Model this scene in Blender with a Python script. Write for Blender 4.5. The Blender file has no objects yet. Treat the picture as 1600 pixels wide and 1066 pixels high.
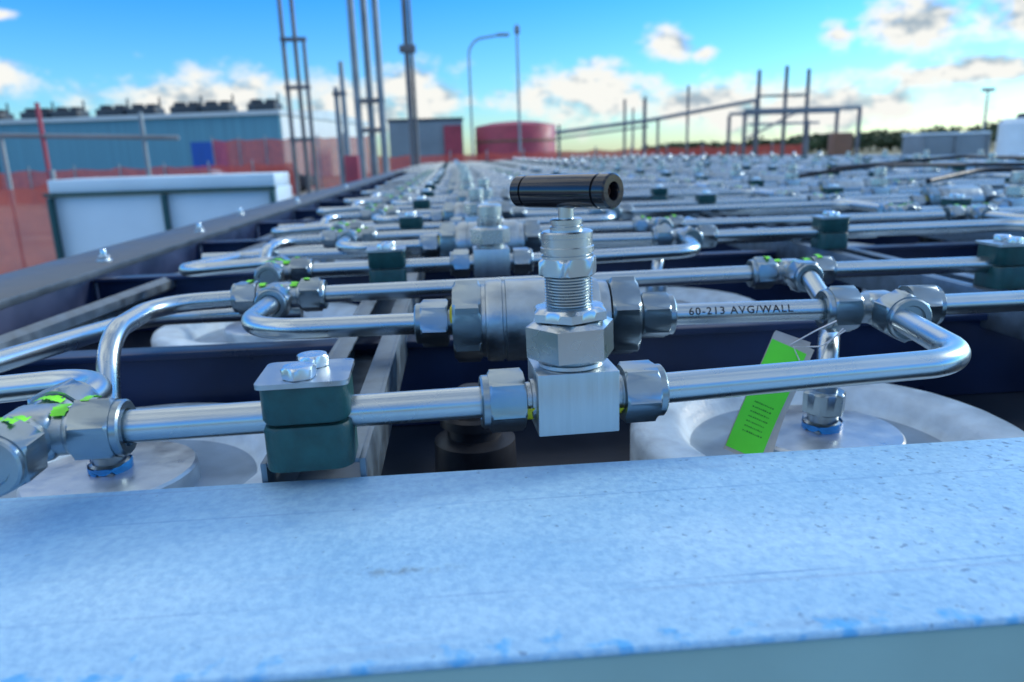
import bpy, bmesh, math, random
from mathutils import Matrix, Vector, noise
random.seed(7)
rad=math.radians
ZT=1.7045   # height of the tube plane above ground, m
C=bpy.context.scene.collection
scene=bpy.context.scene
def L(x,y,z=0): return Vector((x*.01,y*.01,ZT+z*.01))

# ------------------------------------------------------------ materials
def newmat(name):
    m=bpy.data.materials.new(name);m.use_nodes=True
    nt=m.node_tree;b=nt.nodes['Principled BSDF'];return m,nt,b
def N(nt,t,**k):
    n=nt.nodes.new(t)
    for a,v in k.items(): setattr(n,a,v)
    return n
def surf(name,col,metal=0,rough=.5,var=.15,scale=20,bump=0,bscale=None,stretch=(1,1,1),rvar=.1,col2=None,thr=None,coat=0,detail=5,alpha=1):
    m,nt,b=newmat(name)
    tc=N(nt,'ShaderNodeTexCoord');mp=N(nt,'ShaderNodeMapping');mp.inputs['Scale'].default_value=stretch
    nt.links.new(tc.outputs['Object'],mp.inputs[0])
    no=N(nt,'ShaderNodeTexNoise');no.inputs['Scale'].default_value=scale;no.inputs['Detail'].default_value=detail
    nt.links.new(mp.outputs[0],no.inputs['Vector'])
    r=N(nt,'ShaderNodeValToRGB')
    c2=col2 or tuple(c*(1-var) for c in col)
    c1=col if col2 else tuple(min(1,c*(1+var)) for c in col)
    lo,hi=thr or (.3,.7)
    r.color_ramp.elements[0].position=lo;r.color_ramp.elements[1].position=hi
    r.color_ramp.elements[0].color=(*c2,1);r.color_ramp.elements[1].color=(*c1,1)
    nt.links.new(no.outputs[0],r.inputs[0]);nt.links.new(r.outputs[0],b.inputs['Base Color'])
    mr=N(nt,'ShaderNodeMapRange');mr.inputs['From Min'].default_value=.3;mr.inputs['From Max'].default_value=.7
    mr.inputs['To Min'].default_value=max(0.02,rough-rvar);mr.inputs['To Max'].default_value=min(1,rough+rvar)
    nt.links.new(no.outputs[0],mr.inputs[0]);nt.links.new(mr.outputs[0],b.inputs['Roughness'])
    b.inputs['Metallic'].default_value=metal
    b.inputs['Coat Weight'].default_value=coat
    b.inputs['Alpha'].default_value=alpha
    if bump:
        n2=N(nt,'ShaderNodeTexNoise');n2.inputs['Scale'].default_value=bscale or scale*3;n2.inputs['Detail'].default_value=3
        nt.links.new(mp.outputs[0],n2.inputs['Vector'])
        bp=N(nt,'ShaderNodeBump');bp.inputs['Strength'].default_value=bump;bp.inputs['Distance'].default_value=.001
        nt.links.new(n2.outputs[0],bp.inputs['Height']);nt.links.new(bp.outputs[0],b.inputs['Normal'])
    return m
M={}
M['tube']=surf('satin_steel_tube',(.50,.57,.60),1,.28,.05,30,rvar=.03,detail=3)
M['nut']=surf('turned_steel',(.31,.38,.42),1,.31,.12,60,.03,600,rvar=.04,detail=3)
M['forge']=surf('forged_steel',(.40,.46,.49),1,.38,.14,100,.14,400,rvar=.08)
M['brush']=surf('brushed_steel_block',(.51,.56,.58),1,.40,.06,300,.18,900,stretch=(1,1,.06),rvar=.05)
M['bright']=surf('bright_machined_steel',(.54,.59,.61),1,.28,.05,40,.02,500,rvar=.03,detail=3)
M['black']=surf('black_anodised',(.010,.012,.018),.3,.2,.2,80,.03,500,coat=.5,rvar=.05)
M['rust']=surf('dull_bore',(.12,.05,.03),.6,.6,.3,300)
M['clamp']=surf('dark_green_polypropylene',(.006,.062,.064),0,.42,.25,150,.2,900,rvar=.08)
M['plate']=surf('zinc_plate',(.42,.48,.52),1,.36,.14,100,.06,500)
M['bolt']=surf('zinc_bolt',(.62,.69,.73),1,.28,.1,100,.05,700)
M['tape']=surf('green_marking_tape',(.20,.80,.03),0,.5,.15,100,.2,300)
M['yellow']=surf('yellow_paint_mark',(.75,.65,.02),0,.5,.1,200)
M['navy']=surf('navy_painted_steel',(.009,.022,.070),.1,.36,.35,15,.1,120,rvar=.1)
M['dark']=surf('black_painted_steel',(.009,.018,.036),.1,.42,.3,15,.1,120,rvar=.1)
M['rail']=surf('grey_painted_rail',(.07,.095,.12),.2,.40,.25,18,.15,200,rvar=.1)
M['strut']=surf('galvanised_strut',(.17,.22,.27),.8,.42,.25,60,.1,300,rvar=.1)
M['head']=surf('pale_cast_head',(.60,.73,.82),0,.5,.18,50,.8,160,rvar=.12)
M['recess']=surf('grey_blue_recess_shade',(.27,.38,.50),0,.45,.22,30,.3,110,rvar=.1)  # shade inside the head's recess, put into the colour as darker blue-grey
M['hub']=surf('machined_aluminium_hub',(.58,.65,.70),.85,.36,.15,60,.2,200,rvar=.1)
M['seal']=surf('blue_sealant',(.01,.22,.6),0,.4,.2,200,.5,400)
M['rubber']=surf('black_rubber',(.012,.014,.020),0,.45,.2,60)
M['card']=surf('cream_card',(.50,.48,.45),0,.6,.12,80)
M['sticker']=surf('fluorescent_green_sticker',(.14,.90,.05),0,.5,.05,60)
M['ink']=surf('black_ink',(.01,.01,.012),0,.5,.1,60)
M['print']=surf('faint_dark_green_print',(.03,.22,.03),0,.5,.1,60)
M['string']=surf('white_string',(.6,.62,.64),0,.7,.1,60)

def beam_mat():
    m,nt,b=newmat('weathered_white_paint')
    tc=N(nt,'ShaderNodeTexCoord')
    def noi(s,d,st=(1,1,1)):
        mp=N(nt,'ShaderNodeMapping');mp.inputs['Scale'].default_value=st
        nt.links.new(tc.outputs['Object'],mp.inputs[0])
        n=N(nt,'ShaderNodeTexNoise');n.inputs['Scale'].default_value=s;n.inputs['Detail'].default_value=d
        nt.links.new(mp.outputs[0],n.inputs['Vector']);return n
    def ramp(src,a,b_,c0,c1):
        r=N(nt,'ShaderNodeValToRGB');r.color_ramp.elements[0].position=a;r.color_ramp.elements[1].position=b_
        r.color_ramp.elements[0].color=(*c0,1);r.color_ramp.elements[1].color=(*c1,1);nt.links.new(src,r.inputs[0]);return r
    def mix(fac,a,b_,t='MIX'):
        x=N(nt,'ShaderNodeMix',data_type='RGBA',blend_type=t)
        if isinstance(fac,float): x.inputs[0].default_value=fac
        else: nt.links.new(fac,x.inputs[0])
        for i,s in ((6,a),(7,b_)):
            if isinstance(s,tuple): x.inputs[i].default_value=(*s,1)
            else: nt.links.new(s,x.inputs[i])
        return x.outputs[2]
    base=ramp(noi(9,6,(1,3,1)).outputs[0],.3,.7,(.34,.62,.86),(.47,.74,.93)).outputs[0]
    fine=ramp(noi(380,4).outputs[0],.35,.65,(.74,.81,.89),(1,1,1)).outputs[0]
    c=mix(1.0,base,fine,'MULTIPLY')
    sx=N(nt,'ShaderNodeSeparateXYZ');nt.links.new(tc.outputs['Object'],sx.inputs[0])
    den=N(nt,'ShaderNodeMapRange');den.inputs['From Min'].default_value=-.1;den.inputs['From Max'].default_value=.22
    den.inputs['To Min'].default_value=-.04;den.inputs['To Max'].default_value=.085
    nt.links.new(sx.outputs[0],den.inputs[0])
    sp=noi(330,2.5);ad=N(nt,'ShaderNodeMath',operation='ADD');nt.links.new(sp.outputs[0],ad.inputs[0]);nt.links.new(den.outputs[0],ad.inputs[1])
    f=ramp(ad.outputs[0],.69,.78,(0,0,0),(.7,.7,.7)).outputs[0]
    c=mix(f,c,(.10,.19,.34))
    sc=ramp(noi(45,5,(.35,2.5,1)).outputs[0],.62,.74,(0,0,0),(.45,.45,.45)).outputs[0]
    c=mix(sc,c,(.25,.44,.66))
    s2=ramp(noi(30,2,(.12,9,1)).outputs[0],.68,.71,(0,0,0),(.4,.4,.4)).outputs[0]
    c=mix(s2,c,(.26,.42,.64))
    # dark smudge and long scribed lines
    def band(axis,c0,w):
        a=N(nt,'ShaderNodeMath',operation='SUBTRACT');nt.links.new(sx.outputs[axis],a.inputs[0]);a.inputs[1].default_value=c0
        q=N(nt,'ShaderNodeMath',operation='ABSOLUTE');nt.links.new(a.outputs[0],q.inputs[0])
        r=N(nt,'ShaderNodeMapRange');r.inputs['From Min'].default_value=0;r.inputs['From Max'].default_value=w;r.inputs['To Min'].default_value=1;r.inputs['To Max'].default_value=0
        nt.links.new(q.outputs[0],r.inputs[0]);return r.outputs[0]
    def mul(a,b_):
        x=N(nt,'ShaderNodeMath',operation='MULTIPLY');nt.links.new(a,x.inputs[0])
        if isinstance(b_,float): x.inputs[1].default_value=b_
        else: nt.links.new(b_,x.inputs[1])
        return x.outputs[0]
    brk=ramp(noi(25,3,(.6,1,1)).outputs[0],.36,.56,(0,0,0),(1,1,1)).outputs[0]
    for y0,k in ((.186,.7),(.243,.45)): c=mix(mul(mul(band(1,y0,.0008),brk),k),c,(.12,.28,.56))
    smd=mul(mul(band(1,.2010,.003),band(0,-.022,.022)),ramp(noi(260,4).outputs[0],.42,.58,(0,0,0),(1,1,1)).outputs[0])
    c=mix(mul(smd,.8),c,(.12,.18,.24))
    ed=N(nt,'ShaderNodeMapRange');ed.inputs['From Min'].default_value=.190;ed.inputs['From Max'].default_value=.158
    ed.inputs['To Min'].default_value=-.25;ed.inputs['To Max'].default_value=.12
    nt.links.new(sx.outputs[1],ed.inputs[0])
    bl=noi(120,5);a2=N(nt,'ShaderNodeMath',operation='ADD');nt.links.new(bl.outputs[0],a2.inputs[0]);nt.links.new(ed.outputs[0],a2.inputs[1])
    f2=ramp(a2.outputs[0],.62,.74,(0,0,0),(.7,.7,.7)).outputs[0]
    c=mix(f2,c,(.02,.40,.85))
    nt.links.new(c,b.inputs['Base Color']);b.inputs['Roughness'].default_value=.45
    n3=noi(480,3);bp=N(nt,'ShaderNodeBump');bp.inputs['Strength'].default_value=.7;bp.inputs['Distance'].default_value=.0004
    nt.links.new(n3.outputs[0],bp.inputs['Height']);nt.links.new(bp.outputs[0],b.inputs['Normal'])
    return m
M['beam']=beam_mat()
M['beamface']=surf('grey_green_paint',(.26,.44,.44),0,.45,.1,12,.2,200)

# ------------------------------------------------------------ mesh helpers (near things in cm)
def prof(bm,pts,T=None,n=48,mi=0,mis=None):
    T=T or Matrix();rings=[]
    for p in pts:
        z,r=p[0],p[1];af=p[2] if len(p)>2 else 0
        ring=[]
        for i in range(n):
            a=2*math.pi*i/n;rr=r
            if af: rr=min(r,af/2/math.cos((a%(math.pi/3))-math.pi/6))
            ring.append(bm.verts.new(T@Vector((rr*math.cos(a),rr*math.sin(a),z))))
        rings.append(ring)
    for q,(a,b) in enumerate(zip(rings,rings[1:])):
        for i in range(n):
            j=(i+1)%n;f=bm.faces.new((a[i],a[j],b[j],b[i]));f.material_index=mis[q] if mis else mi
    bm.faces.new(rings[0][::-1]).material_index=mi;bm.faces.new(rings[-1]).material_index=mis[-1] if mis else mi
def box(bm,x0,x1,y0,y1,z0,z1,bev=0,mi=0,seg=2,T=None,vert_only=False):
    v=[bm.verts.new((x,y,z)) for x in (x0,x1) for y in (y0,y1) for z in (z0,z1)]
    q=[(0,1,3,2),(4,6,7,5),(0,4,5,1),(2,3,7,6),(0,2,6,4),(1,5,7,3)]
    fs=[bm.faces.new([v[i] for i in f]) for f in q]
    es=list({e for f in fs for e in f.edges})
    allv=set(v)
    if bev:
        if vert_only: es=[e for e in es if abs(e.verts[0].co.z-e.verts[1].co.z)>1e-6]
        r=bmesh.ops.bevel(bm,geom=es,offset=bev,segments=seg,profile=.5,affect='EDGES')
        fs=[f for f in fs if f.is_valid]+r['faces'];fs=list(set(fs))
        allv={w for f in fs for w in f.verts}
    for f in fs: f.material_index=mi
    if T:
        for w in allv: w.co=T@w.co
def sweep(bm,pts,r,R=3,n=20,mi=0,arc=9):
    P=[Vector(p) for p in pts];path=[P[0]]
    for i in range(1,len(P)-1):
        a=(P[i-1]-P[i]);b=(P[i+1]-P[i]);la,lb=a.length,b.length;a.normalize();b.normalize()
        ang=a.angle(b)
        if ang>3.1: path.append(P[i]);continue
        t=min(R/math.tan(ang/2),la*.49 if i>1 else la*.95,lb*.49 if i<len(P)-2 else lb*.95)
        rr=t*math.tan(ang/2);bis=(a+b).normalized();c=P[i]+bis*(rr/math.sin(ang/2))
        s=P[i]+a*t-c;e=P[i]+b*t-c;tot=s.angle(e);ax=s.cross(e).normalized()
        for k in range(arc+1): path.append(c+Matrix.Rotation(tot*k/arc,3,ax)@s)
    path.append(P[-1])
    path=[p for i,p in enumerate(path) if i==0 or (p-path[i-1]).length>1e-5]
    up=None;rings=[]
    for i,p in enumerate(path):
        t=((path[min(i+1,len(path)-1)]-path[max(i-1,0)])).normalized()
        if up is None:
            up=Vector((0,0,1)) if abs(t.z)<.9 else Vector((0,1,0))
        up=(up-t*up.dot(t)).normalized();sd=t.cross(up)
        rings.append([bm.verts.new(p+(up*math.cos(2*math.pi*j/n)+sd*math.sin(2*math.pi*j/n))*r) for j in range(n)])
    fs=[]
    for a,b in zip(rings,rings[1:]):
        for i in range(n):
            j=(i+1)%n;fs.append(bm.faces.new((a[i],b[i],b[j],a[j])))
    fs.append(bm.faces.new(rings[0]));fs.append(bm.faces.new(rings[-1][::-1]))
    for f in fs: f.material_index=mi
def finish(bm,name,mats,scale=.01,smooth=True,sharp=.6):
    if scale!=1:
        for v in bm.verts: v.co*=scale
    bm.normal_update()
    bmesh.ops.recalc_face_normals(bm,faces=bm.faces)
    for f in bm.faces: f.smooth=smooth
    if smooth:
        for e in bm.edges:
            if len(e.link_faces)==2 and e.calc_face_angle(0)>sharp: e.smooth=False
    me=bpy.data.meshes.new(name);bm.to_mesh(me);bm.free()
    for m in mats: me.materials.append(M[m] if isinstance(m,str) else m)
    return me
def obj(name,data,loc=(0,0,0),parent=None,mat=None):
    o=bpy.data.objects.new(name,data);C.objects.link(o)
    if mat is not None: o.matrix_local=mat
    else: o.location=loc
    if parent: o.parent=parent
    return o
def tag(o,label,cat,group=None,kind=None):
    if kind: o['kind']=kind
    o['label']=label;o['category']=cat
    if group:o['group']=group
def mk(fn,name,mats,**k):
    bm=bmesh.new();fn(bm);return finish(bm,name,mats,**k)
class Kit:
    def __init__(s,name,parts): s.name=name;s.parts=parts;s.far=None   # parts: (name,mesh,matrix(m))
    def place(s,loc,rotz,label,cat,group,near=True):
        T=Matrix.Translation(loc)@Matrix.Rotation(rotz,4,'Z')
        if near:
            r=bpy.data.objects.new(s.name,None);r.empty_display_size=.01;C.objects.link(r);r.matrix_world=T
            for nm,me,mt in s.parts:
                o=bpy.data.objects.new(nm,me);C.objects.link(o);o.parent=r;o.matrix_local=mt
        else:
            if not s.far:
                bm=bmesh.new();mats=[]
                for nm,me,mt in s.parts:
                    b2=bmesh.new();b2.from_mesh(me);b2.transform(mt)
                    base=len(mats);mats+=list(me.materials)
                    for f in b2.faces: f.material_index+=base
                    t=bpy.data.meshes.new('tmp');b2.to_mesh(t);b2.free();bm.from_mesh(t);bpy.data.meshes.remove(t)
                me=bpy.data.meshes.new(s.name);bm.to_mesh(me);bm.free()
                for m in mats: me.materials.append(m)
                s.far=me
            r=bpy.data.objects.new(s.name,s.far);C.objects.link(r);r.matrix_world=T
        tag(r,label,cat,group);return r
I=Matrix()
def RX(a): return Matrix.Rotation(rad(a),4,'X')
def RY(a): return Matrix.Rotation(rad(a),4,'Y')
def RZ(a): return Matrix.Rotation(rad(a),4,'Z')
def TR(x,y,z,s=.01): return Matrix.Translation((x*s,y*s,z*s))
PX=RY(90)            # local +Z -> +X
NX=RY(-90); NY=RX(90); PY=RX(-90)

# compression nut, axis local +Z, body side at 0
def nutfn(bm,k=1.0):
    prof(bm,[(0,.85*k),(0,1.13*k,2.2*k),(.09*k,1.3*k,2.2*k),(1.32*k,1.3*k,2.2*k),(1.41*k,1.12*k,2.2*k),(1.41*k,1.07*k),(1.66*k,1.07*k),(1.73*k,.99*k),(1.73*k,.72*k),(1.6*k,.66*k)],n=48)
ME={}
ME['nut']=mk(nutfn,'compression_nut',['nut'])
# ---- needle valve
def vb(bm):
    box(bm,-1.6,1.6,-1.35,1.35,-1.15,1.34,.05)
    for T in (PX,NX): prof(bm,[(1.5,.8),(1.72,.8),(1.74,.68),(1.9,.68),(2.0,.75),(2.1,.75)],T,32)
ME['vbody']=mk(vb,'valve_body',['brush'])
ME['bonnet']=mk(lambda bm:prof(bm,[(1.32,1.15),(1.40,1.3),(1.54,1.3),(1.58,1.18),(1.63,1.18),(1.65,1.42,3.1),(1.78,1.8,3.1),(3.02,1.8,3.1),(3.2,1.42,3.1),(3.24,1.2)],n=72),'bonnet_hex',['bright'])
ME['lock']=mk(lambda bm:prof(bm,[(3.24,1.3,2.75),(3.29,1.6,2.75),(3.60,1.6,2.75),(3.73,1.32,2.75),(3.75,1.0)],n=72),'lock_nut',['bright'])
th=[(3.6,.86)]
z=3.72
while z<4.9: th+=[(z,.93),(z+.035,.93),(z+.075,.83),(z+.1,.83)];z+=.115
ME['thread']=mk(lambda bm:prof(bm,th+[(5.0,.85)],n=48),'threaded_neck',['bright'])
ME['pack']=mk(lambda bm:prof(bm,[(4.95,.9,2.1),(5.0,1.12,2.1),(5.05,1.22,2.1),(5.55,1.22,2.1),(5.64,1.08,2.1),(5.66,1.0),(5.75,1.0),(5.77,.93),(5.84,.93),(5.86,1.03),(6.05,1.03),(6.08,.98),(6.4,.98),(6.42,1.0),(6.60,1.0),(6.66,.93),(6.66,.6)],n=72),'packing_nut',['bright'])
ME['stem']=mk(lambda bm:prof(bm,[(6.6,.64),(6.82,.64),(6.84,.56),(6.9,.56),(6.92,.62),(7.08,.62),(7.12,.55),(7.12,.3),(8.0,.3)],n=32),'valve_stem',['bright'])
def hd(bm):
    Lh=2.35
    p=[(-Lh,.3),(-Lh,.52),(-Lh+.06,.62),(-Lh+.5,.62),(-Lh+.52,.57),(-Lh+.6,.57),(-Lh+.62,.64),(Lh-.62,.64),(Lh-.6,.58),(Lh-.52,.58),(Lh-.5,.64),(Lh-.06,.64),(Lh,.58),(Lh,.34),(Lh-.08,.30),(Lh-.9,.28)]
    prof(bm,p,n=40)
    prof(bm,[(Lh-.85,.2),(Lh-.3,.2),(Lh-.3,.13),(Lh-.6,.12)],n=20,mi=1)
ME['handle']=mk(hd,'bar_handle',['black','rust'])
def paint(bm,seed,r,z0,z1,a0,a1,amp=.1,n=10,T=None):
    rnd=random.Random(seed);g=[]
    for i in range(n+1):
        a=rad(a0+(a1-a0)*i/n);row=[]
        for j in range(5):
            zz=z0+(z1-z0)*j/4+rnd.uniform(-1,1)*amp*(1.2 if j in(0,4) else .4)
            rr=r+rnd.uniform(0,amp*.4)
            row.append(bm.verts.new((T or I)@Vector((rr*math.cos(a),rr*math.sin(a),zz))))
        g.append(row)
    for i in range(n):
        for j in range(4):
            if rnd.random()<.10 and j in(0,3): continue
            bm.faces.new((g[i][j],g[i+1][j],g[i+1][j+1],g[i][j+1]))
def yel(bm):
    for T,s in ((NX,1),(PX,2)): paint(bm,s,.82,1.7,1.95,-60 if s==2 else 130,70 if s==2 else 260,.06,T=T)
ME['ypaint']=mk(yel,'paint_mark',['yellow'])
hrot=lambda a: TR(-.05,0,8.13)@RZ(a)@RY(90)
def tilt(m): return RY(-1.4)@m
needle=Kit('needle_valve',[('valve_body',ME['vbody'],I),('bonnet_hex',ME['bonnet'],tilt(RZ(4))),('lock_nut',ME['lock'],tilt(RZ(22))),
 ('threaded_neck',ME['thread'],tilt(I)),('packing_nut',ME['pack'],tilt(RZ(12))),('valve_stem',ME['stem'],tilt(I)),('bar_handle',ME['handle'],tilt(hrot(-52))),
 ('compression_nut',ME['nut'],TR(-2.0,0,0)@NX@RZ(14)),('compression_nut',ME['nut'],TR(2.0,0,0)@PX@RZ(35)),('paint_mark',ME['ypaint'],I)])
ME['cap']=mk(lambda bm:prof(bm,[(3.1,1.1),(3.3,1.15),(4.0,1.15),(4.05,1.0),(4.15,1.0),(4.2,1.1),(5.0,1.1),(5.15,.95),(5.15,.4)],n=40),'bonnet_cap',['bright'])
capped=Kit('capped_valve',[('valve_body',ME['vbody'],I),('bonnet_hex',ME['bonnet'],RZ(4)),('bonnet_cap',ME['cap'],I),
 ('compression_nut',ME['nut'],TR(-2.0,0,0)@NX@RZ(14)),('compression_nut',ME['nut'],TR(2.0,0,0)@PX@RZ(35))])
# ---- inline check valve
def cb(bm):
    prof(bm,[(-3.9,1.6),(-3.8,2.1),(-3.55,2.15),(-3.5,2.35),(-3.3,2.42),(-2.6,2.42),(-2.55,2.3),(-2.4,2.3),(-2.35,2.42),(2.6,2.42),(3.0,2.3),(3.05,2.15),(3.4,2.15),(3.6,2.1),(3.7,1.6)],PX,64)
    for s,T in ((1,PX),(-1,NX)): prof(bm,[(5.2,1.0),(5.5,1.0),(5.55,.75),(6.0,.75)],T,32)
ME['cbody']=mk(cb,'valve_body',['forge'])
ME['chex']=mk(lambda bm:prof(bm,[(0,1.8,4.3),(.05,2.2,4.3),(.2,2.5,4.3),(1.5,2.5,4.3),(1.68,2.15,4.3),(1.7,1.2)],n=72),'end_cap_hex',['nut'])
ME['nutb']=mk(lambda bm:nutfn(bm,1.12),'compression_nut',['nut'])
check=Kit('inline_valve',[('valve_body',ME['cbody'],I),('end_cap_hex',ME['chex'],TR(-3.75,0,0)@NX@RZ(0)),('end_cap_hex',ME['chex'],TR(3.65,0,0)@PX@RZ(10)),
 ('compression_nut',ME['nutb'],TR(-5.75,0,0)@NX@RZ(20)),('compression_nut',ME['nutb'],TR(5.65,0,0)@PX@RZ(5)),
 ('paint_mark',mk(lambda bm:paint(bm,42,1.05,5.3,5.6,-80,60,.05,10,NX),'paint_mark',['yellow'],sharp=3),I)])
# ---- tees
def teebody(ports):
    def fn(bm):
        box(bm,-.95,.95,-.95,.95,-.95,.95,.42,seg=3)
        for T in ports: prof(bm,[(.5,.92),(1.25,.88),(1.4,.98),(1.5,.98),(1.52,.78),(1.75,.78)],T,32)
    return fn
def tapes(ports,seed):
    def fn(bm):
        rnd=random.Random(seed)
        for i,T in enumerate(ports):
            ax=T.to_3x3()
            upl=ax.transposed()@Vector((0,0,1));a=math.degrees(math.atan2(upl.y,upl.x))
            s=rnd.uniform(-20,20)
            if i<2: paint(bm,seed+i,1.25,1.85,2.2,a-26+s,a+24+s,.07,14,T)
            paint(bm,seed+i+9,1.00,.9,1.4,a-24-s*.5,a+32-s*.5,.07,12,T)
    return fn
def teekit(name,ports,seed,tape=True,rots=(10,25,40),big=False):
    body=mk(teebody(ports),'tee_body',['forge'])
    parts=[('tee_body',body,I)]
    for i,T in enumerate(ports): parts.append(('compression_nut',ME['nutb' if big else 'nut'],T@TR(0,0,1.55)@RZ(rots[i%3])))
    if tape: parts.append(('marking_tape',mk(tapes(ports,seed),'marking_tape',['tape'],sharp=3),I))
    return Kit(name,parts)
teeA=teekit('tee_fitting',[PX,NY,PY],3)
teeB=teekit('tee_fitting',[PX,NX,NY],13,rots=(5,28,15))
teeC=teekit('tee_fitting',[NX,PX,NY],23,tape=False,rots=(0,20,30),big=True)
teeD=teekit('tee_fitting',[NX,PX,NY],33,rots=(8,22,0))
# ---- clamp
def jaw(z0,z1,zg):
    def fn(bm):
        box(bm,-1.62,1.62,-1.5,1.5,z0,z1,.65,seg=6,vert_only=True)
        for v in bm.verts:
            if abs(v.co.z-zg)<1e-4: v.co.x*=.955;v.co.y*=.955
        mid=[e for e in bm.edges if abs(e.verts[0].co.z-e.verts[1].co.z)>.5]
        r_=bmesh.ops.subdivide_edges(bm,edges=mid,cuts=1)
        for v in [g for g in r_['geom_inner'] if isinstance(g,bmesh.types.BMVert)]:
            s=1/.9775;v.co.x*=s;v.co.y*=s;v.co.z=zg+(.14 if zg>0 else -.14)
    return fn
ME['cu']=mk(jaw(.07,1.5,.07),'upper_jaw',['clamp'])
ME['cl']=mk(jaw(-1.78,-.07,-.07),'lower_jaw',['clamp'])
ME['cp']=mk(lambda bm:box(bm,-1.7,1.7,-1.58,1.58,1.51,1.70,.3,seg=3,vert_only=True),'cover_plate',['plate'])
ME['cbolt']=mk(lambda bm:prof(bm,[(0,.55,1.15),(.03,.62,1.15),(.38,.7,1.15),(.46,.56,1.15),(.47,.5),(.45,.3)],n=48),'hex_bolt',['bolt'])
clamp=Kit('pipe_clamp',[('lower_jaw',ME['cl'],I),('upper_jaw',ME['cu'],I),('cover_plate',ME['cp'],I),('hex_bolt',ME['cbolt'],TR(-.15,-.8,1.70)@RZ(20)),('hex_bolt',ME['cbolt'],TR(.15,.8,1.70)@RZ(45))])
# ---- cylinder head
def ring(bm):
    prof(bm,[(-2.8,11.7),(-.3,11.7),(.1,11.5),(.3,11.0),(.32,10.2),(.2,9.2),(-.1,8.7),(-.7,8.3),(-1.3,7.9),(-1.5,7.2),(-1.4,6.0),(-1.2,5.0),(-1.1,3.4),(-1.1,.5)],n=96,mis=[0,0,0,0,0,0,0,0,1,1,1,1,1])
    for v in bm.verts:
        rr=math.hypot(v.co.x,v.co.y)
        if rr>8: v.co.z+=.05*noise.noise(Vector((v.co.x*.6,v.co.y*.6,0)))
ME['ring']=mk(ring,'head_ring',['head','recess'],sharp=.9)
ME['hub']=mk(lambda bm:prof(bm,[(-2.0,4.7),(-.15,4.65),(0,4.5),(.1,1.6),(.1,.5)],n=72),'hub_disc',['hub'])
def stem(bm):
    prof(bm,[(-.05,1.1),(.5,1.1),(.6,.9),(1.1,.9),(1.1,1.05,2.3),(1.2,1.3,2.3),(2.4,1.3,2.3),(2.5,1.1,2.3),(2.5,.6)],n=48)
ME['hstem']=mk(stem,'stem_nut',['nut'])
ME['seal']=mk(lambda bm:paint(bm,5,1.15,.1,.62,0,360,.16,20),'sealant',['seal'],sharp=3)
head=Kit('cylinder_head',[('head_ring',ME['ring'],I),('hub_disc',ME['hub'],I),('stem_nut',ME['hstem'],I),('sealant',ME['seal'],I)])
def plug(bm): prof(bm,[(-2.6,2.6),(.3,2.5),(.5,2.1),(.6,1.7),(1.2,1.7),(1.35,2.1),(1.9,2.1),(2.1,1.9),(2.1,1.3),(3.4,1.15),(3.6,.9)],n=48)
ME['plug']=mk(plug,'rubber_plug',['rubber'])

# ---- tubes (module local cm)
r=.635
tubesets={
 'a':[(-14.6,-.93,0),(2.0,-.1,0)],
 'b':[(6.5,.15,0),(22.8,1.9,0),(24.8,12,0)],
 'c':[(-12.9,24.2,0),(-12.9,14.9,0),(-1.5,14.75,0)],
 'd':[(11.2,14.05,0),(23.0,13.4,0)],
 'e':[(-10.8,26,0),(23.6,27.2,0)],
 'f':[(28.2,27.2,0),(63.5,26.2,0)],
 'g':[(27.0,13.25,0),(64.1,13.6,0),(64.1,2.2,0)],
 'h':[(-15.9,1.5,0),(-15.9,6.2,0),(-27.4,6.0,-.6),(-23.6,28.4,-1.6),(-12,28.4,-1.6)],
 'i':[(-15.2,25.9,0),(-21.2,24.6,0),(-21.2,16.8,-.3),(-20.9,14.6,-6)],
 'v':[(25.9,24,0),(25.9,20.5,-1.8),(22.1,13.4,-2.4),(22.0,12.9,-6)],
 'j':[(-29,20.6,-1.2),(51,20.2,-1.2)],
 'l':[(-12,33.6,-.9),(34,34.0,-.9),(34.2,41,-.9)],
}
bendR={'b':3.4,'c':3.6,'g':3.2,'h':3.0,'i':3.6,'v':1.8}
TM={}
def gettube(k,lo):
    key=(k,lo)
    if key not in TM:
        TM[key]=mk(lambda bm:sweep(bm,tubesets[k],r,bendR.get(k,3),n=12 if lo else 32,arc=5 if lo else 14),'steel_tube',['tube'])
    return TM[key]
PY_=38.5;PXX=80
tlabel={'a':'straight stainless tube held in a green clamp','b':'stainless tube with a right-angle bend beside the valve','c':'bent stainless tube between tee and inline valve',
'd':'short printed stainless tube beside the inline valve','e':'long straight stainless tube behind the inline valve','f':'long stainless tube passing through a clamp','g':'stainless tube running across and bending to a tee',
'h':'looping stainless tube beside the grey frame rail','i':'stainless tube curving down to a cylinder head','v':'stainless tube dropping onto a cylinder head','j':'straight stainless tube running low across the skid','l':'long stainless tube ending in a bend across the skid'}
KMAX=12
visible=[]
for col in range(4):
    for k in range(KMAX):
        if col==2 and k<3: continue
        if col==3 and k<6: continue
        visible.append((col,k))
GT='stainless tubes across the skid'
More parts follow.
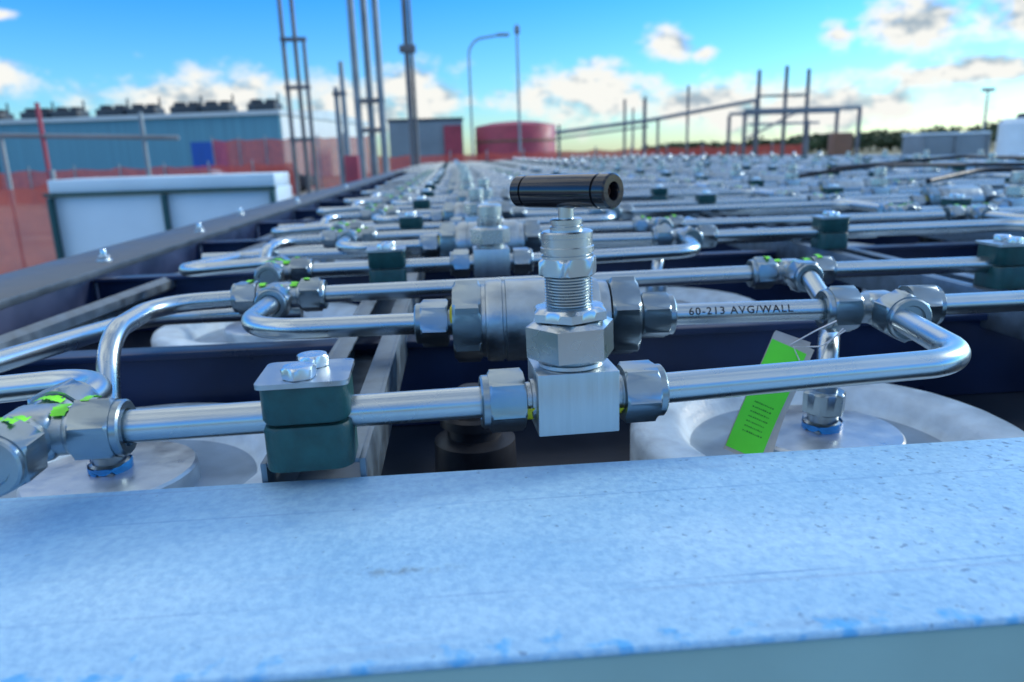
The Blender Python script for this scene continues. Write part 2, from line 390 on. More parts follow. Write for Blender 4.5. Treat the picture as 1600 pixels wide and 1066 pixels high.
for col,k in visible:
    near=(k<3 and col<2)
    ox=col*PXX;oy=28.2+k*PY_
    jit=lambda s:random.uniform(-s,s) if (k or col) else 0
    zj=jit(.35);dvx=jit(1.5)
    def at(x,y,z=0): return L(ox+x,oy+y,z+zj)
    if k==0 and col==0:
        needle.place(at(4.4,0),rad(2.6),'stainless needle valve with black bar handle on tubing','valve',None,True)
    else:
        capped.place(at(4.4+dvx,0),rad(random.uniform(-4,4)),'stainless capped valve with square body on tubing','valve','capped valves on the tubing',near)
    check.place(at(5.1+dvx,14.4),rad(-2.5),'fat stainless inline valve between two hexagonal end caps','valve','inline valves on the tubing',near)
    teeA.place(at(-15.9,-1.0),rad(2),'forged steel tee with bright green tape marks','pipe fitting','tee fittings on the tubing',near)
    teeB.place(at(-12.9,26),0,'forged steel tee with bright green tape marks','pipe fitting','tee fittings on the tubing',near)
    teeC.place(at(25.0,13.3),rad(-2),'plain forged steel tee joining three tubes','pipe fitting','tee fittings on the tubing',near)
    teeD.place(at(25.9,27.2),0,'forged steel tee with bright green tape marks','pipe fitting','tee fittings on the tubing',near)
    clamp.place(at(-5.95+jit(.8),-.4),rad(2.6),'dark green two-bolt pipe clamp with steel top plate','clamp','green pipe clamps',near)
    if k%2==0: clamp.place(at(43.2+jit(3),26.8),0,'dark green two-bolt pipe clamp on a crossing tube','clamp','green pipe clamps',near)
    else: clamp.place(at(42.6+jit(1),13.4),0,'dark green two-bolt pipe clamp on a crossing tube','clamp','green pipe clamps',near)
    keys='abcdefg'
    if k<5 and col<2: keys+='v'
    if col==0: keys+='h'
    if col==0 and k<5: keys+='i'
    if 0<k<6: keys+='jl'
    for t in keys:
        o=obj('steel_tube',gettube(t,not near),at(0,0,0));tag(o,tlabel[t],'tube',GT)
    for hx_ in (-20.5,22.0):
        if k<6: head.place(L(ox+hx_,oy+13.2,-7.5),rad(random.uniform(0,360)),'pale painted cylinder head with machined hub and blue sealant','gas cylinder','cylinder heads below the tubing',near)
    if k<4 and col<2:
        for (px,py) in ((.6,15.0),(-1.6,33)):
            if px<0 and k>1: continue
            o=obj('rubber_plug',ME['plug'],L(ox+px,oy+py,-7.8));tag(o,'round black rubber plug on the dark floor','plug','black plugs on the floor')
# black hoses lying over the pipework
for i,(pts) in enumerate([[(92,140,2),(110,150,3.5),(135,146,2.5),(160,152,1.5)],[(88,190,1.5),(105,185,4),(140,196,3),(185,188,2)],[(120,235,2),(160,228,4.5),(215,240,2)]]):
    bm=bmesh.new();sweep(bm,pts,.55,14,12);o=obj('black_hose',finish(bm,'black_hose',['rubber']),L(0,0,0));tag(o,'black flexible hose lying over the steel tubing','hose','hoses over the tubing')

# printed text on tube d
def tubetext():
    cu=bpy.data.curves.new('t','FONT');cu.body='60-213 AVG/WALL';cu.size=.66;cu.space_character=1.18;cu.resolution_u=3;cu.offset=.009
    o=bpy.data.objects.new('t',cu);C.objects.link(o);bpy.context.view_layer.update()
    me=bpy.data.meshes.new_from_object(o);bpy.data.objects.remove(o)
    bm=bmesh.new();bm.from_mesh(me)
    bmesh.ops.subdivide_edges(bm,edges=[e for e in bm.edges if e.calc_length()>.1],cuts=2)
    rr=.648
    for v in bm.verts:
        x=v.co.x;y=v.co.y
        a=rad(26)+(y-.22)/rr     # wrap angle above horizontal, facing -Y
        v.co=Vector((x,-rr*math.cos(a),rr*math.sin(a)))
    return finish(bm,'tube_lettering',['ink'],sharp=3)
tt=[o for o in C.objects if o.name.startswith('steel_tube') and o.data==TM.get(('d',False))][0]
sl_=math.atan2(-.65,11.8)
o=obj('tube_lettering',tubetext(),(0,0,0));o.matrix_local=Matrix.Translation((.1345,.1405-.65/11.8*(.1345-.112),0))@Matrix.Rotation(sl_,4,'Z');o.parent=tt
o['label']='black printed lettering along the tube'

# inspection tag
def curl(bm,k):
    for v in bm.verts: v.co.y+=k*(v.co.x*v.co.x)+.02*math.sin(v.co.z*1.1)*abs(v.co.z)*.6
def plate_(x0,x1,y0,y1,z0,z1,k):
    def fn(bm):
        nx,nz_=8,14
        for y in (y0,y1):
            g=[[bm.verts.new((x0+(x1-x0)*i/nx,y,z0+(z1-z0)*j/nz_)) for i in range(nx+1)] for j in range(nz_+1)]
            for j in range(nz_):
                for i in range(nx): bm.faces.new((g[j][i],g[j][i+1],g[j+1][i+1],g[j+1][i]))
        curl(bm,k)
    return fn
def lines(bm):
    rnd=random.Random(3)
    for j in range(7):
        zz=-3.9-j*.28;x=-.6
        while x<.5:
            w=rnd.uniform(.03,.09);box(bm,x,x+w,-.062,-.055,zz,zz+rnd.uniform(.05,.08));x+=w+rnd.uniform(.04,.07)
    curl(bm,.06)
def strg(bm):
    sweep(bm,[(-.1,0,-.35),(.9,-.15,1.0),(2.0,.4,2.0)],.04,1.5,8);sweep(bm,[(.1,0,-.35),(1.6,.1,.3),(2.6,.2,1.7)],.04,1,8);sweep(bm,[(.1,0,-.3),(1.7,-.3,-1.8),(2.0,.3,.6),(2.6,.5,1.8)],.035,1,8)
tg=bpy.data.objects.new('inspection_tag',None);C.objects.link(tg);tg.matrix_world=Matrix.Translation(L(18.0,37.6,-.7))@RZ(-4)@RY(26)@RX(-12)
for nm,fn,mt in (('card',plate_(-1.15,1.35,-.02,.02,-6.9,0,.05),'card'),('sticker',plate_(-1.12,1.0,-.05,-.03,-6.7,-.4,.05),'sticker'),('printed_lines',lines,'print'),('string',strg,'string')):
    obj(nm,mk(fn,nm,[mt]),parent=tg)
obj('card_back',mk(plate_(-1.1,1.0,.10,.14,-6.6,.2,-.05),'card_back',['card']),parent=tg,mat=RY(-5))
tag(tg,'cream card tag with fluorescent green sticker on strings','tag')

# ------------------------------------------------------------ the skid
W0,W1,YE=-54,330,1100
sk=bpy.data.objects.new('equipment_skid',None);C.objects.link(sk);sk.location=(1.4,5.6,0)
tag(sk,'long steel skid with pale front beam and dark frame','equipment skid')
def part(name,fn,mats,label=None,parent=sk,**k):
    me=mk(fn,name,mats,**k);o=obj(name,me);o.parent=parent;o.matrix_parent_inverse=Matrix.Translation(-parent.location)
    o.location=(0,0,ZT)
    if label:o['label']=label
    return o
part('front_beam',lambda bm:box(bm,W0,W1,15.8,27.2,-2.78,-2.5,.12,seg=3),['beam'])
part('beam_face',lambda bm:box(bm,W0,W1,15.9,16.9,-22,-2.80,.1,mi=0),['beamface'])
part('beam_web',lambda bm:box(bm,W0,W1,26.2,26.9,-22,-2.80,.1),['dark'])
part('side_rail',lambda bm:box(bm,W0,W0+10.6,27.3,YE,-3.4,-2.5,.15),['rail'])
def rweb(bm):
    box(bm,W0+9.4,W0+10.2,27.5,YE,-22,-3.42,.1);box(bm,W0+.3,W0+1.1,27.5,YE,-60,-3.42,.1)
    box(bm,W0+10.25,W0+16,27.6,YE,-14,-13.2,.1)
part('rail_web',rweb,['navy'])
part('side_rail',lambda bm:box(bm,W1-10.6,W1,27.3,YE,-3.4,-2.5,.15),['rail'])
part('floor_plate',lambda bm:box(bm,W0+1.2,W1,27,YE,-11.0,-10.3,.1),['dark'])
part('skid_wall',lambda bm:box(bm,W0+2,W1-2,17.2,YE,-160,-22.1,.3),['beamface'])
for k in range(24):
    y=53.5+k*PY_
    def xb(bm,y=y):
        box(bm,W0+10.7,W1-11,y-.8,y+1.4,-4.0,-3.5,.08);box(bm,W0+10.7,W1-11,y-.1,y+.6,-10.2,-4.01)
    part('cross_member',xb,['navy'])
for xs in (-5.95,42.6,73.8,122.6,153.8,202.6,233.8):
    def st(bm,xs=xs):
        for a in (-1,1):
            box(bm,xs+a*1.9-.12,xs+a*1.9+.12,27.3,YE,-4.6,-1.80,.03)
            box(bm,xs+a*1.3-.5,xs+a*1.3+.5,27.35,YE,-2.0,-1.81,.03)
        box(bm,xs-1.9,xs+1.9,27.3,YE,-4.7,-4.5)
    part('strut_channel',st,['strut'])
part('diagonal_brace',lambda bm:sweep(bm,[(-44,40,-6),(-30,120,-3.6)],.9,3,n=6),['strut'])
part('diagonal_brace',lambda bm:box(bm,-40,-38,27.5,400,-6.8,-5.6,.1),['strut'])
# bolts on rail
def rb(bm):
    prof(bm,[(0,1.0),(.1,1.0),(.1,.65,1.4),(.6,.8,1.4),(.7,.65,1.4),(.7,.35),(1.4,.35),(1.5,.3)],n=24)
ME['rb']=mk(rb,'rail_bolt',['bolt'])
for i,(x,y) in enumerate([(-46.2,101),(-46.5,140),(-50.5,182),(-46,226),(-46,330)]):
    o=obj('rail_bolt',ME['rb'],L(x,y,-2.5));tag(o,'zinc stud and nut on the grey frame rail','bolt','bolts on the frame rail')
# far pipework
bm=bmesh.new();rnd=random.Random(5)
for k in range(KMAX,27):
    oy=28.2+k*PY_
    for dy,z in ((0,0),(14,0),(27,0)):
        sweep(bm,[(-40+rnd.uniform(0,15),oy+dy,rnd.uniform(-.4,.4)),(310,oy+dy,rnd.uniform(-.4,.4))],.635,n=8)
    for c in range(5):
        ox=c*PXX
        if ox>300: continue
        prof(bm,[(-3,2.6),(3,2.6)],TR(ox+5,oy+14,0,1)@PX,12)
        prof(bm,[(0,1.1),(3,1.5),(4,.9),(5.1,.9)],TR(ox+4.4,oy,0,1),10)
        box(bm,ox-8,ox-4.4,oy-2,oy+2,-2,1.8,mi=1)
        box(bm,ox+41,ox+44.5,oy+25,oy+29,-2,1.8,mi=1)
        prof(bm,[(-3,1.2),(3,1.2)],TR(ox-13,oy+26,0,1)@PX,8);prof(bm,[(-3,1.2),(3,1.2)],TR(ox+25,oy+27,0,1)@PX,8)
o=obj('distant_pipework',finish(bm,'distant_pipework',['tube','clamp']),L(0,0,0));tag(o,'dense rows of steel tubing receding along the skid','tubing',kind='stuff')

# ------------------------------------------------------------ surroundings (metres)
G=dict(
 conc=surf('yard_concrete',(.30,.29,.27),0,.8,.2,.6,0,rvar=.1),
 blue=surf('blue_cladding',(.11,.31,.40),0,.5,.12,.4,.1,8,stretch=(6,6,.1)),
 roof=surf('pale_roof_metal',(.55,.63,.65),.0,.45,.1,.3),
 endw=surf('pale_cladding',(.68,.72,.70),0,.5,.1,.3,stretch=(6,6,.1)),
 door=surf('blue_door',(.01,.09,.42),0,.4,.1,1),
 dk=surf('dark_equipment',(.035,.045,.055),.1,.5,.3,2),
 red=surf('red_paint',(.36,.05,.08),0,.5,.2,1),
 orange=surf('orange_mesh',(.85,.14,.09),0,.7,.3,3,col2=(.60,.08,.07),alpha=.72),
 pole=surf('weathered_pole_steel',(.15,.15,.16),.3,.5,.3,2),
 galv=surf('galvanised_pole',(.23,.27,.30),.5,.5,.2,2),
 white=surf('white_panel_paint',(.68,.83,.92),0,.4,.08,2),
 green=surf('dark_green_frame',(.01,.07,.07),0,.4,.2,4),
 grey=surf('grey_cladding',(.20,.26,.30),0,.6,.15,.5),
 brown=surf('brown_panel',(.20,.10,.06),0,.6,.2,2),
 leaf=surf('tree_foliage',(.05,.08,.035),0,.8,.4,.6),
 glass=surf('window_glass',(.02,.03,.04),0,.1,.1,2),
 grass=surf('dry_field',(.24,.22,.12),0,.9,.3,.08),
)
def mt(fn,name,mats,**k):
    bm=bmesh.new();fn(bm);return finish(bm,name,[G[m] for m in mats],scale=1,**k)
bm=bmesh.new();v=[bm.verts.new(c) for c in ((-3000,-400,0),(3000,-400,0),(3000,4000,0),(-3000,4000,0))];bm.faces.new(v)
o=obj('ground',finish(bm,'ground',[G['grass']],scale=1,smooth=False));o['kind']='structure';o['label']='wide flat dry field reaching the horizon';o['category']='ground'
bm=bmesh.new();v=[bm.verts.new(c) for c in ((-90,-20,.004),(70,-20,.004),(70,110,.004),(-90,110,.004))];bm.faces.new(v)
o=obj('yard_pavement',finish(bm,'yard_pavement',[G['conc']],scale=1,smooth=False));o['kind']='structure';o['label']='pale concrete yard around the skid';o['category']='pavement'
def thing(name,label,cat,loc,parts,group=None,rot=0):
    r_=bpy.data.objects.new(name,None);C.objects.link(r_);r_.location=loc;r_.rotation_euler[2]=rot;tag(r_,label,cat,group)
    for p in parts:
        o=obj(p[0],mt(p[1],p[0],p[2],**(p[3] if len(p)>3 else {})),parent=r_)
    return r_
def bw(bm): box(bm,-48,0,0,30,0,5.9)
def brf(bm):
    v=[bm.verts.new(c) for c in ((-48.3,-.4,5.92),(.3,-.4,5.92),(.3,30.4,5.92),(-48.3,30.4,5.92),(-48.3,15,7.0),(.3,15,7.0),(-48.3,-.4,6.3),(.3,-.4,6.3),(.3,30.4,6.3),(-48.3,30.4,6.3))]
    for f in ((0,1,7,6),(6,7,5,4),(2,3,9,8),(8,9,4,5),(1,2,8,5,7),(3,0,6,4,9),(0,3,2,1)): bm.faces.new([v[i] for i in f])
parts=[('wall',bw,['blue']),('roof',brf,['roof'],dict(smooth=False)),
 ('end_wall',lambda bm:box(bm,.02,.12,.3,29.7,0,5.85),['endw']),
 ('door',lambda bm:box(bm,-8.6,-5.2,-.12,-.01,0,3.7),['door']),
 ('door',lambda bm:box(bm,-31,-28,-.12,-.01,0,3.4),['dk'])]
thing('industrial_building','long blue clad industrial building with pale roof','building',(-15.6,72,0),parts,rot=rad(-9))
def hvac(bm,s=1):
    box(bm,-1.4*s,1.4*s,-1,1,0,.9,.08);prof(bm,[(.9,.6),(1.25,.6),(1.3,.5)],TR(-.8*s,0,0,1),16);prof(bm,[(.9,.6),(1.25,.6)],TR(.7*s,0,0,1),16)
    prof(bm,[(.9,.1),(1.9,.1)],TR(1.2*s,.5,0,1),8)
hm=mt(hvac,'rooftop_unit',['dk'])
for x,y in ((-50,83),(-46.2,82.5),(-41.5,82),(-38.2,81.4),(-33.5,80.5),(-30.2,80),(-25.8,79),(-22.6,78.5),(-18,77.6)):
    o=obj('rooftop_unit',hm,(x,y,6.4));tag(o,'dark rooftop ventilation unit on the pale roof','rooftop unit','rooftop units on the building');o.rotation_euler[2]=rad(-9)
# white container
thing('white_container','white panelled container with dark green frame rails','container',(-1.99,5.3,0),[
 ('panel_wall',lambda bm:box(bm,-.74,.78,0,.5,.1,1.63,.02),['white']),
 ('lid',lambda bm:box(bm,-.73,.77,.01,.49,1.632,1.72,.01),['white']),
 ('frame_rail',lambda bm:box(bm,-.74,.78,-.05,-.005,1.61,1.635,.005),['green']),
 ('frame_post',lambda bm:box(bm,-.72,-.69,-.06,-.004,.05,1.605,.005),['green']),
 ('frame_post',lambda bm:box(bm,.02,.05,-.06,-.004,.05,1.605,.005),['green']),
 ('frame_post',lambda bm:box(bm,.74,.77,-.06,-.004,.05,1.605,.005),['green'])],rot=rad(0))
# poles
def pole(bm,h,r0,T=None): prof(bm,[(0,r0),(h*.6,r0*.95),(h,r0*.8)],T,16)
def mast(label,loc,xs,r0,ties,mats):
    ps=[('pole',(lambda bm,x=x,y=y,hh=hh:pole(bm,hh,r0,TR(x,y,0,1))),[mats]) for x,y,hh in xs]
    x0=min(x[0] for x in xs)-.1;x1=max(x[0] for x in xs)+.1
    ps+=[('cross_tie',(lambda bm,z=z:box(bm,x0,x1,-.08,.08,z,z+.14)),['pole']) for z in ties]
    thing('lattice_mast',label,'mast',loc,ps)
mast('tall twin-pole steel mast with short cross ties',(-5.65,30,0),[(-.4,0,12),(0,.2,12.5),(.35,0,6.2)],.085,[2.5,4.4,6.1],'pole')
mast('tall three-pole steel mast with heavy uprights',(-2.4,25,0),[(-.5,0,13),(-.12,.2,12),(.25,0,9.3)],.115,[2.6,3.5],'galv')
mast('short steel upright beside the tall masts',(-3.6,27,0),[(0,0,5.0),(-.25,.1,4.2)],.1,[3.9],'galv')
thing('lattice_mast','single tall dark steel mast with a bracket','mast',(-1.1,22,0),[('pole',lambda bm:pole(bm,12,.08),['pole']),('pole',lambda bm:pole(bm,6,.05,TR(.14,0,0,1)),['pole']),('bracket',lambda bm:box(bm,-.2,.25,-.1,.1,4.6,4.8,.02),['pole'])])
thing('red_bollard','red painted steel post block at the mast base','bollard',(-3.1,24,0),[('post',lambda bm:(box(bm,-.22,.22,-.2,.2,.3,1.9,.04),box(bm,-.3,.3,-.3,.3,0,.3,.03)),['red'])])
# fences
def mesh_fence(x0,x1,h,n):
    def fn(bm):
        seg=n*4
        for i in range(seg):
            a=x0+(x1-x0)*i/seg;b=x0+(x1-x0)*(i+1)/seg
            s0=h-.10*math.sin(math.pi*(i%4)/4)-.03*(i%3);s1=h-.10*math.sin(math.pi*((i+1)%4)/4)-.03*((i+1)%3)
            y0=.06*math.sin(i*1.7);y1=.06*math.sin((i+1)*1.7)
            v=[bm.verts.new(c) for c in ((a,y0,.05),(b,y1,.05),(b,y1,s1),(a,y0,s0))];bm.faces.new(v)
    return [('mesh_sheet',fn,['orange'],dict(sharp=3))]+[('fence_post',(lambda bm,i=i:prof(bm,[(0,.04),(h+.15,.04)],TR(x0+(x1-x0)*i/n,-.08,0,1),8)),['galv']) for i in range(n+1)]
thing('barrier_fence','orange plastic mesh barrier on steel posts','fence',(0,48,0),mesh_fence(-14.5,-5,3.2,6))
thing('barrier_fence','orange plastic mesh barrier on steel posts','fence',(0,46,0),mesh_fence(-4.5,22,1.95,12))
thing('barrier_fence','orange mesh barrier sagging between thin posts','fence',(0,12.5,0),mesh_fence(-11,-6.25,1.62,3))
thing('barrier_fence','low orange mesh barrier beyond the container','fence',(0,40,0),mesh_fence(-30,-8,1.75,10))
thing('scaffold_rail','thin steel rail on slender upright posts','railing',(-9,14,0),[
 ('rail',lambda bm:sweep(bm,[(-2,0,2.5),(4.2,0,2.25)],.04,1,8),['galv']),
 ('upright',lambda bm:prof(bm,[(0,.04),(2.9,.04)],TR(1.9,0,0,1),8),['red']),
 ('upright',lambda bm:prof(bm,[(0,.04),(2.4,.04)],TR(1.2,0,0,1),8),['galv']),
 ('upright',lambda bm:prof(bm,[(0,.04),(2.7,.04)],TR(3.6,0,0,1),8),['galv'])])
# mid buildings
thing('flat_roofed_building','small grey flat roofed building','building',(-2.6,82,0),[('wall',lambda bm:box(bm,-3.9,3.9,0,6,0,5.4),['grey']),('roof_edge',lambda bm:box(bm,-4,4,-.1,6.1,5.42,5.7),['dk']),('door',lambda bm:box(bm,1.9,3.8,-.4,-.02,0,4.9),['red'])])
thing('storage_tank','squat red cylindrical storage tank with domed top','tank',(7.1,84,0),[('shell',lambda bm:prof(bm,[(0,4.4),(4.6,4.4),(4.75,4.3)],n=40),['red']),('roof',lambda bm:prof(bm,[(4.76,4.3),(5.1,2.5),(5.25,.4)],n=40),['red']),('band',lambda bm:prof(bm,[(3.0,4.45),(3.25,4.45)],n=40),['brown'])])
thing('street_lamp','tall slim street lamp with curved arm','street lamp',(1.4,50,0),[('pole',lambda bm:sweep(bm,[(0,0,0),(0,0,8.3),(.5,0,8.9),(2.0,0,9.1)],.07,1.2,10),['galv']),('lamp_head',lambda bm:box(bm,1.8,2.6,-.15,.15,9.02,9.2,.05),['galv'])])
thing('antenna_pole','thin tall antenna pole with small top fitting','pole',(5.4,60,0),[('pole',lambda bm:pole(bm,11.3,.1),['galv']),('top_fitting',lambda bm:box(bm,-.2,.2,-.2,.2,10.6,11.2,.1),['galv'])])
ps=[('beam',lambda bm:sweep(bm,[(0,0,2.8),(5,0,3.3),(10.9,0,4.2)],.1,1,8),['galv']),('beam',lambda bm:sweep(bm,[(0,.2,2.5),(5,.2,3.0)],.05,1,8),['galv'])]
for x,h in ((3.7,4.4),(4.8,4.5),(5.5,3.4),(7.1,5.0),(10.8,4.2),(.2,3.2)):
    ps.append(('upright',lambda bm,x=x,h=h:prof(bm,[(0,.07),(h,.07)],TR(x,.15,0,1),10),['pole']))
thing('sloping_pipe_rack','long sloping steel beam carried on uprights','pipe rack',(5.5,40,0),ps)
ps=[('beam',lambda bm:box(bm,0,5.6,-.08,.08,3.35,3.5,.01),['galv']),('beam',lambda bm:box(bm,0,5.6,1.9,2.06,3.3,3.45,.01),['galv']),('beam',lambda bm:box(bm,.2,3.6,-.06,.06,2.75,2.85,.01),['galv']),('beam',lambda bm:box(bm,.5,3.0,-.06,.06,4.0,4.1,.01),['pole']),('diagonal',lambda bm:sweep(bm,[(0,0,2.1),(2.6,0,3.35)],.05,1,8),['galv'])]
for x,y,h in ((0,0,3.4),(.6,0,5.2),(1.9,0,5.35),(2.95,0,5.2),(5.55,0,3.4),(0,2,3.3),(5.5,2,3.3)):
    ps.append(('upright',lambda bm,x=x,y=y,h=h:box(bm,x-.07,x+.07,y-.07,y+.07,0,h,.01),['pole']))
thing('open_steel_shelter','open galvanised steel frame with tall uprights','steel shelter',(13.7,35,0),ps)
for x,y,h in ((12.5,52,4.6),(13.5,53,5.2),(24,50,3.4)):
    o=thing('marker_pole','thin grey steel upright in the yard','pole',(x,y,0),[('shaft',lambda bm,h=h:pole(bm,h,.08),['pole'])],'thin uprights in the yard')
thing('site_cabinet','small brown equipment cabinet on legs','cabinet',(8.1,15.4,0),[('housing',lambda bm:box(bm,-.2,.2,-.15,.15,1.2,2.02,.02),['brown']),('leg',lambda bm:box(bm,-.18,-.12,-.05,.05,0,1.2),['dk']),('leg',lambda bm:box(bm,.12,.18,-.05,.05,0,1.2),['dk'])])
thing('site_container','pale blue-grey site container with corner posts','container',(29,43,0),[('shell',lambda bm:box(bm,-2,2,-1,1,.2,2.1,.05),['grey']),('roof',lambda bm:box(bm,-2.05,2.05,-1.05,1.05,2.12,2.25,.03),['white'])]+[('corner_post',(lambda bm,x=x:box(bm,x-.08,x+.08,-1.1,-1.02,.1,2.1)),['galv']) for x in (-1.95,0,1.95)])
thing('white_tank','upright white plastic tank with lid','tank',(23.6,30,0),[('shell',lambda bm:prof(bm,[(0,.8),(.1,.9),(2.4,.9),(2.6,.7)],n=32),['white']),('lid',lambda bm:prof(bm,[(2.6,.3),(2.75,.3),(2.8,.2)],n=24),['dk'])])
thing('street_lamp','slim lamp post with short double head','street lamp',(51,70,0),[('pole',lambda bm:pole(bm,6.3,.1),['galv']),('lamp_head',lambda bm:box(bm,-.6,.6,-.2,.2,6.2,6.5,.08),['galv'])])
# cars
def carb(bm):
    pts=[(-2.2,.35),(-2.25,.8),(-1.9,.95),(-1.1,1.0),(-.55,1.42),(.8,1.45),(1.5,1.0),(2.15,.92),(2.25,.6),(2.2,.35)]
    a=[bm.verts.new((x,-.85,z)) for x,z in pts];b=[bm.verts.new((x,.85,z)) for x,z in pts]
    n=len(pts)
    for i in range(n):
        j=(i+1)%n;bm.faces.new((a[i],a[j],b[j],b[i]))
    bm.faces.new(a);bm.faces.new(b[::-1])
def carw(s):
    def fn(bm):
        v=[bm.verts.new((x,s,z)) for x,z in ((-1.0,1.02),(-.5,1.36),(.72,1.38),(1.3,1.02))];bm.faces.new(v)
    return fn
def wheel(bm): prof(bm,[(-.1,.3),(-.1,.33),(.1,.33),(.1,.3)],RX(90),20)
for x,y,c,lab in ((5.0,66,'white','white saloon car parked in the yard'),(-13.6,42,'white','white saloon car parked by the barrier'),(-10.2,44,'dk','dark saloon car parked by the barrier')):
    cr_=thing('parked_car',lab,'car',(x,y,0),[('body',carb,[c]),('side_window',carw(-.86),['glass']),('side_window',carw(.86),['glass'])],'cars parked in the yard')
    wm=mt(wheel,'wheel',['dk'])
    for wx in (-1.4,1.4):
        for wy in (-.8,.8): obj('wheel',wm,(wx,wy,.33),parent=cr_)
# tree belt
bm=bmesh.new();rnd=random.Random(11)
for i in range(230):
    x=rnd.uniform(42,215);y=rnd.uniform(150,175)
    hh=(2.6+ (x-42)/110*3.6)*rnd.uniform(.75,1.15);wd=rnd.uniform(2.0,4.0)
    for j in range(70):
        d=Vector((rnd.gauss(0,1),rnd.gauss(0,1),rnd.gauss(0,1))).normalized()*rnd.uniform(.5,1)
        p=Vector((x+d.x*wd,y+d.y*wd,max(.3,hh*.58+d.z*hh*.42)))
        s=rnd.uniform(.25,.6);e1=Vector((rnd.uniform(-1,1),rnd.uniform(-1,1),rnd.uniform(-1,1))).normalized();e2=e1.cross(Vector((rnd.uniform(-1,1),rnd.uniform(-1,1),rnd.uniform(-1,1)))).normalized()
        bm.faces.new([bm.verts.new(p+q) for q in (e1*s,e2*s,-e1*s,-e2*s)])
    sweep(bm,[(x,y,0),(x,y,hh*.6)],.15,n=5)
o=obj('tree_belt',finish(bm,'tree_belt',[G['leaf']],scale=1,smooth=False));tag(o,'far-off belt of dark green trees along the field','trees',kind='stuff')

# ------------------------------------------------------------ world
w=bpy.data.worlds.new('World');scene.world=w;w.use_nodes=True;nt=w.node_tree;nt.nodes.clear()
SUN_AZ,SUN_EL=72,22
sky=N(nt,'ShaderNodeTexSky',sky_type='NISHITA');sky.sun_disc=False;sky.sun_elevation=rad(SUN_EL);sky.sun_rotation=rad(SUN_AZ);sky.air_density=1.0;sky.dust_density=.6;sky.ozone_density=2.5
tc=N(nt,'ShaderNodeTexCoord');nrm=N(nt,'ShaderNodeVectorMath',operation='NORMALIZE');nt.links.new(tc.outputs['Generated'],nrm.inputs[0])
sp=N(nt,'ShaderNodeSeparateXYZ');nt.links.new(nrm.outputs[0],sp.inputs[0])
def m(op,a,b=None,c=None,clamp=False):
    n=N(nt,'ShaderNodeMath',operation=op);n.use_clamp=clamp
    for i,x in enumerate((a,b,c)):
        if x is None: continue
        if isinstance(x,(int,float)): n.inputs[i].default_value=x
        else: nt.links.new(x,n.inputs[i])
    return n.outputs[0]
az=m('MULTIPLY',m('ARCTAN2',sp.outputs[0],sp.outputs[1]),57.2958)
el=m('MULTIPLY',m('ARCSINE',sp.outputs[2]),57.2958)
blobs=[(-16.5,4.2,9,2.2),(-30,5.2,4,1.3),(-2.4,4.2,4.2,2.4),(10,3.9,7,2.5),(16,7.2,2.3,1.5),(31.8,7.5,4.4,2.2),(38,8.3,5.4,3.2),(27.2,7,1.3,1.1),(18.5,6.4,1.1,.7),(25,2.4,12,2.0),(34,4.2,6,1.3),(-7,3.4,6,2.2),(-28,9,1.6,.5),(18,3.2,6,1.8)]
fld=None
for a,e,bw_,bh in blobs:
    dx=m('DIVIDE',m('SUBTRACT',az,a),bw_);dy=m('DIVIDE',m('SUBTRACT',el,e),bh)
    d=m('SUBTRACT',1,m('SQRT',m('ADD',m('MULTIPLY',dx,dx),m('MULTIPLY',dy,dy))))
    fld=d if fld is None else m('MAXIMUM',fld,d)
def nz(scale,detail,off=(0,0,0),st=(1,1,1.7)):
    mp=N(nt,'ShaderNodeMapping');mp.inputs['Location'].default_value=off;mp.inputs['Scale'].default_value=st
    nt.links.new(nrm.outputs[0],mp.inputs[0])
    n=N(nt,'ShaderNodeTexNoise');n.inputs['Scale'].default_value=scale;n.inputs['Detail'].default_value=detail;n.inputs['Roughness'].default_value=.55
    nt.links.new(mp.outputs[0],n.inputs[0]);return n.outputs[0]
n1=nz(22,6)
hi=m('SUBTRACT',m('MULTIPLY',nz(2.6,4),3.2),1.35)
gate=N(nt,'ShaderNodeMapRange');gate.inputs['From Min'].default_value=13;gate.inputs['From Max'].default_value=24;gate.inputs['To Min'].default_value=-2;gate.inputs['To Max'].default_value=0
nt.links.new(el,gate.inputs[0])
fld=m('MAXIMUM',fld,m('ADD',hi,gate.outputs[0]))
val=m('ADD',m('MAXIMUM',fld,-1.2),m('MULTIPLY',m('SUBTRACT',n1,.5),2.3))
al=N(nt,'ShaderNodeMapRange',interpolation_type='SMOOTHSTEP');al.inputs['From Min'].default_value=-.15;al.inputs['From Max'].default_value=.68
nt.links.new(val,al.inputs[0])
shd=m('SUBTRACT',n1,nz(22,3,(-.012,-.004,-.02)))
# the heap toward azimuth 38 is a thicker, greyer cloud
gz=N(nt,'ShaderNodeMapRange',interpolation_type='SMOOTHSTEP');gz.inputs['From Min'].default_value=33;gz.inputs['From Max'].default_value=37;gz.inputs['To Min'].default_value=.74;gz.inputs['To Max'].default_value=.34
nt.links.new(az,gz.inputs[0])
shade=m('MULTIPLY_ADD',shd,3.0,gz.outputs[0],clamp=True)
cr=N(nt,'ShaderNodeValToRGB');cr.color_ramp.elements[0].color=(.42,.52,.60,1);cr.color_ramp.elements[1].color=(1.0,1.0,.95,1);cr.color_ramp.elements[0].position=.15;cr.color_ramp.elements[1].position=.74
nt.links.new(shade,cr.inputs[0])
def mixc(f,a,b,t='MIX'):
    x=N(nt,'ShaderNodeMix',data_type='RGBA',blend_type=t)
    if isinstance(f,(int,float)): x.inputs[0].default_value=f
    else: nt.links.new(f,x.inputs[0])
    for i,s in ((6,a),(7,b)):
        if isinstance(s,tuple): x.inputs[i].default_value=(*s,1)
        else: nt.links.new(s,x.inputs[i])
    return x.outputs[2]
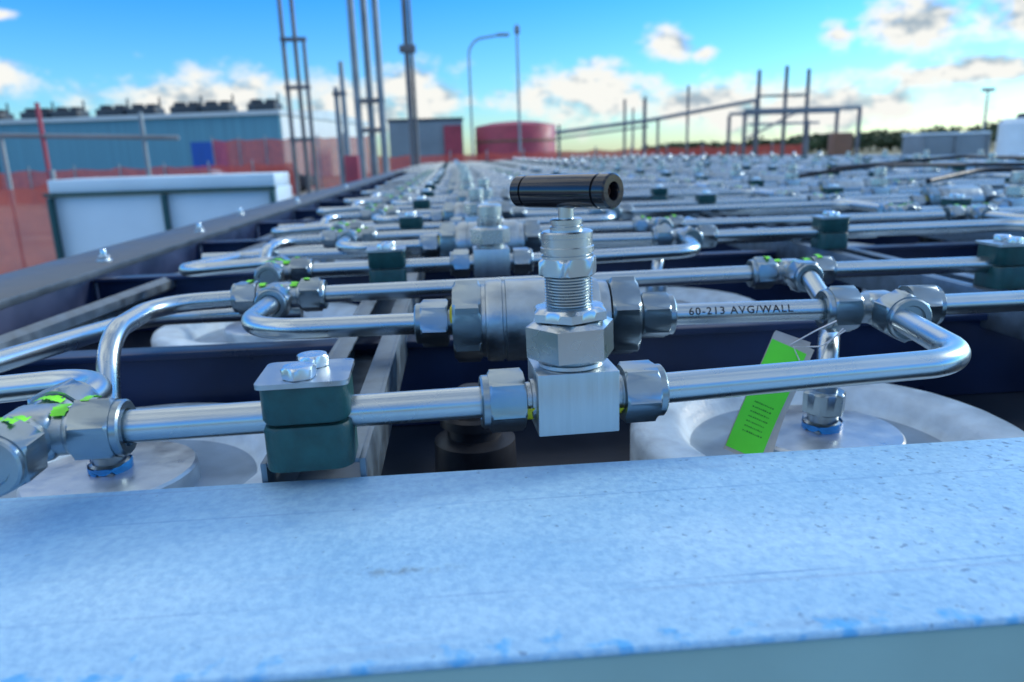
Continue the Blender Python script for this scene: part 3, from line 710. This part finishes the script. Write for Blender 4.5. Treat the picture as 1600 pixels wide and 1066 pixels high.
tint=N(nt,'ShaderNodeValToRGB');e_=tint.color_ramp.elements
e_[0].position=0;e_[0].color=(.46,.60,.62,1);e_[1].position=.20;e_[1].color=(.08,.42,.94,1)
x=e_.new(.07);x.color=(.27,.54,.74,1)
x=e_.new(.5);x.color=(.30,.62,.84,1)  # paler tint above the view, lightened to help light the scene
nt.links.new(sp.outputs[2],tint.inputs[0])
TS=N(nt,'ShaderNodeVectorMath',operation='SCALE');nt.links.new(tint.outputs[0],TS.inputs[0]);TS.inputs['Scale'].default_value=2.1
skyc=mixc(1.0,sky.outputs[0],TS.outputs[0],'MULTIPLY')
cb_=N(nt,'ShaderNodeMapRange');cb_.inputs['From Min'].default_value=12;cb_.inputs['From Max'].default_value=40;cb_.inputs['To Min'].default_value=6.4;cb_.inputs['To Max'].default_value=10  # unseen clouds overhead get extra brightness, added to light the skid
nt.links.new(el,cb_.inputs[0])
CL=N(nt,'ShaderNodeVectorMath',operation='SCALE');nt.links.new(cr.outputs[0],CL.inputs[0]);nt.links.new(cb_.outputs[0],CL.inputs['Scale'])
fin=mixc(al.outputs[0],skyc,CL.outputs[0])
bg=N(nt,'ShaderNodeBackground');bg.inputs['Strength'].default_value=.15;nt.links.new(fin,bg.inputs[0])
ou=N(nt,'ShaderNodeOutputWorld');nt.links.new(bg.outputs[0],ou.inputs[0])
# sun
sl=bpy.data.lights.new('sun','SUN');sl.energy=2.4;sl.angle=rad(10);sl.color=(1,.93,.78)
so=bpy.data.objects.new('sun',sl);C.objects.link(so)
sd=Vector((math.sin(rad(SUN_AZ))*math.cos(rad(SUN_EL)),math.cos(rad(SUN_AZ))*math.cos(rad(SUN_EL)),math.sin(rad(SUN_EL))))
so.rotation_euler=sd.to_track_quat('Z','Y').to_euler();so.location=(5,5,10)

# ------------------------------------------------------------ camera
p=rad(14.2);ya=rad(4.1);ro=rad(1.75)
F=Vector((math.sin(ya)*math.cos(p),math.cos(ya)*math.cos(p),-math.sin(p)))
R0=Vector((math.cos(ya),-math.sin(ya),0));U0=R0.cross(F)
R=R0*math.cos(ro)-U0*math.sin(ro);U=U0*math.cos(ro)+R0*math.sin(ro)
cd=bpy.data.cameras.new('camera');cd.lens=26;cd.sensor_width=36;cd.clip_start=.01;cd.clip_end=6000
cd.dof.use_dof=True;cd.dof.focus_distance=.33;cd.dof.aperture_fstop=11
co=bpy.data.objects.new('camera',cd);C.objects.link(co)
m3=Matrix((R,U,-F)).transposed();co.matrix_world=Matrix.Translation(L(0,0,9.55))@m3.to_4x4()
scene.camera=co
scene.view_settings.view_transform='Standard';scene.view_settings.look='None';scene.view_settings.exposure=0
